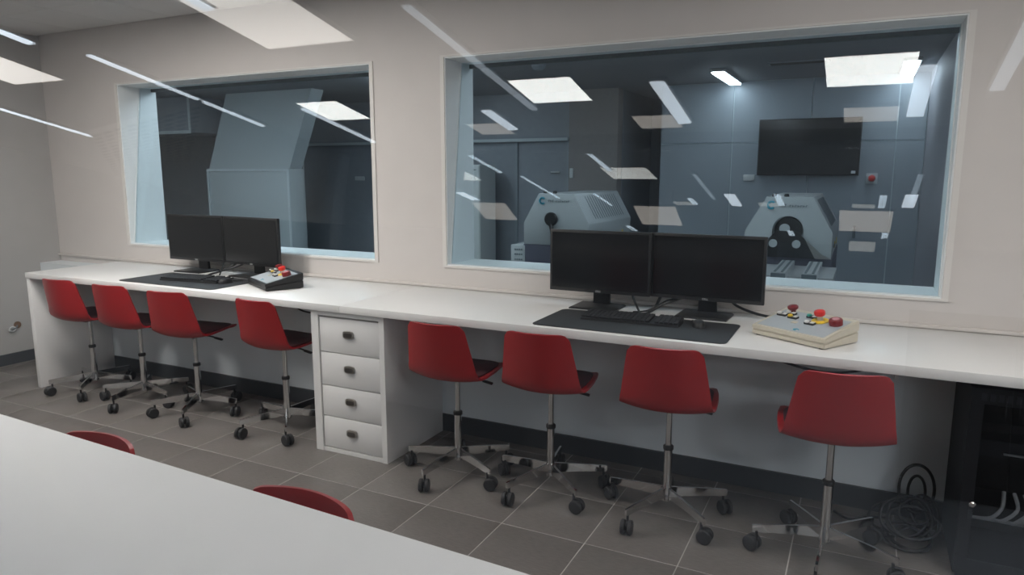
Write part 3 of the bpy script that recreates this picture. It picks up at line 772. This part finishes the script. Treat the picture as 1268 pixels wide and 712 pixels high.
for i in range(4):
    for z0, z1 in ((0.004, 1.686), (1.696, TZ - .004)):
        MB().b2((pxs[i] + .005, TYB, z0), (pxs[i + 1] - .005, TYB + .0125, z1)).ob('panel', TWALL, wbk)
MB().b2((-2.79, TYB - .05, 0), (-2.265, TYB + .1, TZ)).ob('wall_back', TBROWN, label='brownish pier beside the dark doorway', cat='wall', **st)
wl = MB().b2((TXL, TYB + .02, 0), (-2.79, TYB + .12, TZ)).ob('wall_back', TDARK, label='dark test room wall with a pale ledge', cat='wall', **st)
MB().b2((-6.52, TYB - .06, 1.745), (-2.80, TYB + .019, 1.775)).ob('ledge', TSEAM, wl)
for x in (-6.47, -5.1, -3.42, -2.82): MB().b2((x - .012, TYB - .004, .0), (x + .012, TYB + .019, 1.744)).ob('upright', TSEAM if x < -6 else TWALL, wl)
MB().cyl((-3.0, TYB - .03, 1.42), (-2.90, TYB - .03, 1.42), .010, n=10).ob('handle', ALU, wl)
MB().b2((-2.265, TYB + 1.2, 0), (-1.838, TYB + 1.25, TZ)).ob('wall_back', TDARK, label='dark end of the passage behind the doorway', cat='wall', **st)
for xx in (-2.275, -1.838): MB().b2((xx, TYB + .11, 0), (xx + .01, TYB + 1.2, TZ)).ob('wall_left', TDARK, label='passage side wall behind the doorway', cat='wall', **st)

g = 'ceiling lamps of the test room'
strip(-1.14, 6.05, 7.0 - .06, TZ - .037, .10, LAMPT, 'bright linear lamp on the test room ceiling before the passage', g)
strip(.25, 6.1, 7.0 - .06, TZ - .037, .10, LAMPT, 'bright linear lamp on the test room ceiling above the television side', g)
for x in (-6.6, -5.2, -4.2, -2.9, -1.0, .12):
    strip(x, 3.80, 4.35, TZ - .037, .10, LAMPT if x > 0 else LAMPU, 'added fill lamp on the test room ceiling just inside the glass, at the %s' % {-6.6: 'vent box', -5.2: 'duct housing', -4.2: 'pier', -2.9: 'electrical cabinet side', -1.0: 'two machines', .12: 'side wall'}[x], g)  # fill lamps added out of sight to brighten machines and window lining
strip(-3.95, 5.2, 6.2, TZ - .037, .045, LAMPU, 'added fill lamp on the test room ceiling hidden behind the pier between the windows', g)  # out-of-sight lamp added to lift the dark back wall
vt = empty('ceiling_vent', (-.52, 5.95, TZ), 'dark slotted ceiling vent above the television', 'vent')
MB().b2((-.22, -.06, -.010), (.22, .06, 0)).ob('vent_frame', TDARK, vt)
for k in range(4): MB().b2((-.20, -.05 + k * .027, -.014), (.20, -.04 + k * .027, -.0101)).ob('slat', BLACK, vt)
sd = empty('smoke_detector', (-2.35, 5.2, TZ), 'small round smoke detector on the test room ceiling', 'smoke detector')
MB().lathe([(.055, -.0), (.055, -.02), (.035, -.042), (.012, -.046)], n=24).ob('detector_body', TWALL, sd)

tv = empty('television', (-.485, TYB, 1.39), 'black flat television on the panelled test room wall', 'television')
MB().b2((-.425, -.065, 0), (.427, -.025, .505), bev=.004).ob('tv_casing', BLACK, tv)
MB().b2((-.415, -.067, .012), (.417, -.0655, .495)).ob('tv_screen', BLACKG, tv)
MB().b2((-.2, -.025, .12), (.2, .0, .38)).ob('wall_bracket', BLACK, tv)
MB().b2((.365, -.0685, .018), (.40, -.0672, .042)).ob('sticker', PLWHITE, tv)
al = empty('alarm_beacon', (.047, TYB, 1.366), 'red alarm sounder on its square plate right of the television', 'alarm')
MB().b2((-.045, -.008, -.045), (.045, 0, .045)).ob('back_plate', TSEAM, al)
MB().lathe([(.028, .0), (.030, .02), (.022, .05), (.008, .058)], Matrix.Translation((0, -.008, 0)) @ Matrix.Rotation(R(90), 4, 'X'), n=18).ob('beacon', BRED, al)
so = MB().b2((-1.035, TYB - .012, 1.340), (-.935, TYB - .0005, 1.398), bev=.003).ob('wall_socket', PLWHITE, label='white double wall socket left of the television', cat='socket')
sw = MB().b2((-2.775, TYB - .062, 1.36), (-2.735, TYB - .0505, 1.46), bev=.003).ob('light_switch', PLWHITE, label='pale switch plate on the brownish pier', cat='switch')
lp = MB().b2((-5.64, TYB + .008, 1.32), (-5.50, TYB + .0195, 1.37)).ob('wall_plate', PLWHITE, label='white name plate on the wall seen in the left window', cat='plate')
vv = empty('wall_valve', (-.06, TYB - .0005, .93), 'small wall valve right of the perforated machine', 'valve')
MB().cyl((0, 0, 0), (0, -.06, 0), .014, n=12).ob('valve_stem', ALU, vv)
MB().cyl((0, -.05, -.09), (0, -.05, .02), .012, n=12).ob('valve_body', GREYPR, vv)

# test machines
def octo(xl, xr, tl, tr, zb, zc, zt_): return [(xl, zb), (xr, zb), (xr, zc), (tr, zt_), (tl, zt_), (xl, zc)]
def emblem(root, x, z, y):
    MB().tube([(x + .020 * math.cos(a_), y, z + .020 * math.sin(a_)) for a_ in [R(40 + k * 25) for k in range(12)]], .0065, n=6, smooth=2).ob('emblem', TEAL, root)
    m = MB(); xx = x + .045; rr_ = random.Random(5)
    for k in range(11):
        if k == 3: xx += .012; continue
        h = .018 if k < 3 else .013; wd = .010
        m.b2((xx, y - .001, z - .010), (xx + wd * .35, y + .001, z - .010 + h)); m.b2((xx + wd * .35, y - .001, z - .010 + h * (.4 if k % 2 else .75)), (xx + wd, y + .001, z - .010 + h * (.6 if k % 2 else 1)))
        xx += wd + .005
    m.ob('lettering', GREYPR, root, kind='stuff')
def machine(x, label, kind):
    r = empty('test_machine', (x, 4.5, 0), label, 'machine', 'white test machines')
    o = octo(-.245, .245, -.13, .13, .918, 1.07, 1.275)
    if kind == 1:
        MB().prism(o, 0, .95, bev=.006).ob('hood', MACH, r)
        MB().lathe([(.046, 0), (.048, .02), (.041, .030)], Matrix.Translation((-.03, -.0, 1.10)) @ Matrix.Rotation(R(90), 4, 'X'), n=26).ob('round_port', BLACK, r)
        MB().tube([(-.03, -.02, 1.07), (-.01, -.03, 1.0), (.0, -.03, .93)], .014, n=8).ob('port_cable', BLACK, r)
    else:
        # hood with an arched opening at the front
        m = MB(); arch = []
        for k in range(13):
            a_ = math.pi - math.pi * k / 12
            arch.append((.0 + .088 * math.cos(a_), 1.075 + .088 * math.sin(a_)))
        poly = [(-.245, .918), (-.088, .918)] + arch + [(.088, .918), (.245, .918), (.245, 1.07), (.13, 1.275), (-.13, 1.275), (-.245, 1.07)]
        m.prism(poly, 0, .05); m.ob('hood_front', MACH, r)
        MB().prism(o, .0505, .95).ob('hood', MACH, r)
        MB().lathe([(.08, .0), (.078, .02), (.05, .024)], Matrix.Translation((0, .0495, 1.075)) @ Matrix.Rotation(R(90), 4, 'X'), n=28).ob('chuck', BLACK, r)
        MB().lathe([(.030, .0), (.030, .012), (.02, .014)], Matrix.Translation((-.02, .024, 1.085)) @ Matrix.Rotation(R(90), 4, 'X'), n=20).ob('chuck_ring', MACH, r)
        m = MB().prism([(-.135, .918), (.16, .918), (.10, 1.03), (.05, 1.075), (-.06, 1.075), (-.10, 1.03)], -.035, -.015); m.ob('fixture_plate', BLACK, r)
        for q in (-.075, .055): MB().cyl((q, -.042, 1.0), (q, -.0355, 1.0), .024, n=22).ob('plate_disc', MACH, r)
        MB().prism([(.16, .918), (.25, .918), (.20, .94), (.10, 1.03)], -.03, -.012).ob('clamp_wedge', STEEL, r)
    # grille on the right chamfer
    d = Vector((.115, 0, -.205)).normalized(); nrm = Vector((.205, 0, .115)).normalized()
    m = MB(); n_u, n_v = 14, 10
    for i in range(n_u):
        for j in range(n_v):
            p = Vector((.13, 0, 1.275)) + d * (.035 + j * .0175) + Vector((0, .18 + i * .048, 0)) + nrm * .001
            M = Matrix.Translation(p) @ nrm.to_track_quat('Z', 'Y').to_matrix().to_4x4()
            m.lathe([(.0065, -.0005), (.0065, .0006)], M @ Matrix.Diagonal((1, 2.2, 1, 1)), n=6)
    m.ob('grille_holes', GREYPR, r, kind='stuff')
    emblem(r, -.10, 1.225, -.003)
    for q in (-.09, -.02):
        MB().lathe([(.014, 0), (.014, .012), (.010, .018)], Matrix.Translation((q, .03, 1.2751)), n=14).ob('lifting_eye', BLACK, r)
    # base
    MB().b2((-.245, .002, .74), (.25, .95, .917)).ob('base_top', DUSK, r)
    MB().b2((-.235, .01, 0), (.24, .94, .74)).ob('base', NAVY, r)
    MB().b2((-.20, -.004, .60), (.05, .0095, .80)).ob('blue_cover', NAVY, r)
    for q in (.10, .20): MB().b2((.2455, .12 + q * 3, .945), (.249, .15 + q * 3, .985)).ob('warning_sticker', BYEL, r)
    MB().b2((.2455, .30, .955), (.249, .40, .975)).ob('side_print', GREYPR, r)
    return r
machine(-1.897, 'white test machine with a black round port left behind the right monitors', 1)
M2 = machine(-.395, 'white test machine with an arched opening and clamps behind the right window', 2)
MB().b2((-.30, -.50, .83), (.28, -.005, .87)).ob('rail_bed', ALU, M2)
MB().b2((-.28, -.50, .0), (.26, -.02, .829)).ob('bed_base', NAVY, M2)
for q in (.02, .17):
    MB().b2((q - .035, -.62, .79), (q + .035, -.06, .905)).ob('slotted_rail', ALU, M2)
    MB().b2((q - .036, -.625, .785), (q + .036, -.6205, .90)).ob('rail_end', GREYPR, M2)
    for s_ in (-.018, .018): MB().b2((q + s_ - .006, -.61, .9055), (q + s_ + .006, -.08, .908)).ob('rail_slot', GREYPR, M2)
ct_ = empty('control_pillar', (-2.185, 4.5, 0), 'white control pillar with button rows beside the left machine', 'control pillar')
MB().b2((-.058, 0, 0), (.054, .3, .908), bev=.004).ob('pillar_body', MACH, ct_)
for z in (.872, .838, .80, .765):
    for k in range(4): MB().b2((-.028 + k * .017, -.003, z), (-.017 + k * .017, .0, z + .010)).ob('button', GREYPR, ct_)
ec = empty('electrical_cabinet', (-3.74, 6.5, 0), 'tall pale electrical cabinet with yellow warning triangles', 'cabinet')
CABM = mat('cabinet_paint', (.68, .72, .72), .45, noise=.02)
MB().b2((-.42, 0, 0), (.14, .35, 1.497), bev=.004).ob('cabinet_body', CABM, ec)
MB().b2((-.41, -.008, 1.06), (.13, -.0005, 1.485)).ob('door', CABM, ec); MB().b2((-.41, -.008, .03), (.13, -.0005, 1.055)).ob('door', CABM, ec)
for z in (1.30, .975):
    t_ = MB().prism([(-.075, z - .03), (.0, z - .03), (-.0375, z + .033)], -.011, -.0085).ob('warning_triangle', BYEL, ec)
    MB().b2((-.041, -.012, z - .015), (-.034, -.0112, z + .012)).ob('bolt_mark', BLACK, t_)
MB().tube([(.0 + .014 * math.cos(a_) - .02, -.009, 1.445 + .014 * math.sin(a_)) for a_ in [R(40 + k * 25) for k in range(12)]], .004, n=6, smooth=2).ob('emblem', TEAL, ec)
MB().b2((.01, -.0095, 1.44), (.10, -.0085, 1.45)).ob('lettering', GREYPR, ec)

# big pale housing and vent box behind the left window
hs = empty('duct_housing', (-5.95, 5.6, 0), 'large pale duct housing with sloped hood behind the left window', 'duct')
MB().b2((-.61, 0, 0), (.59, .22, 1.455), bev=.008).ob('lower_box', DUCT, hs)
m = MB()
for a_, b_ in (((-.61, -.012, 0), (-.585, -.0005, 1.455)), ((.565, -.012, 0), (.59, -.0005, 1.455)), ((-.585, -.012, 1.43), (.565, -.0005, 1.455)), ((-.585, -.012, .40), (.565, -.0005, .42))): m.b2(a_, b_)
m.ob('front_frame', TSEAM, hs)
MB().hexa([Vector((-.60, .02, 1.456)), Vector((.58, .02, 1.456)), Vector((.58, .20, 1.456)), Vector((-.60, .20, 1.456))],
          [Vector((-.27, .02, TZ - .001)), Vector((.92, .02, TZ - .001)), Vector((.92, .20, TZ - .001)), Vector((-.27, .20, TZ - .001))]).ob('hood', DUCT, hs)
vb = empty('vent_box', (-7.2, 5.6, 1.86), 'grey box under the test room ceiling at the left window edge', 'vent box')
MB().b2((-.9, 0, 0), (.43, .8, TZ - 1.861), bev=.004).ob('box_body', TDARK, vb)
MB().b2((-.9, -.012, -.012), (.43, .0, .022)).ob('bottom_rim', TSEAM, vb); MB().b2((.405, -.012, .022), (.43, .0, TZ - 1.861)).ob('side_rim', TSEAM, vb)

# ------------------------------------------------------------------ scale modules to metres
MS = Matrix.Scale(S, 4)
for me in bpy.data.meshes: me.transform(MS)
for cu in bpy.data.curves:
    if cu.id_type == 'CURVE' and hasattr(cu, 'size'): cu.size *= S; cu.extrude *= S
for o in bpy.data.objects: o.location = o.location * S
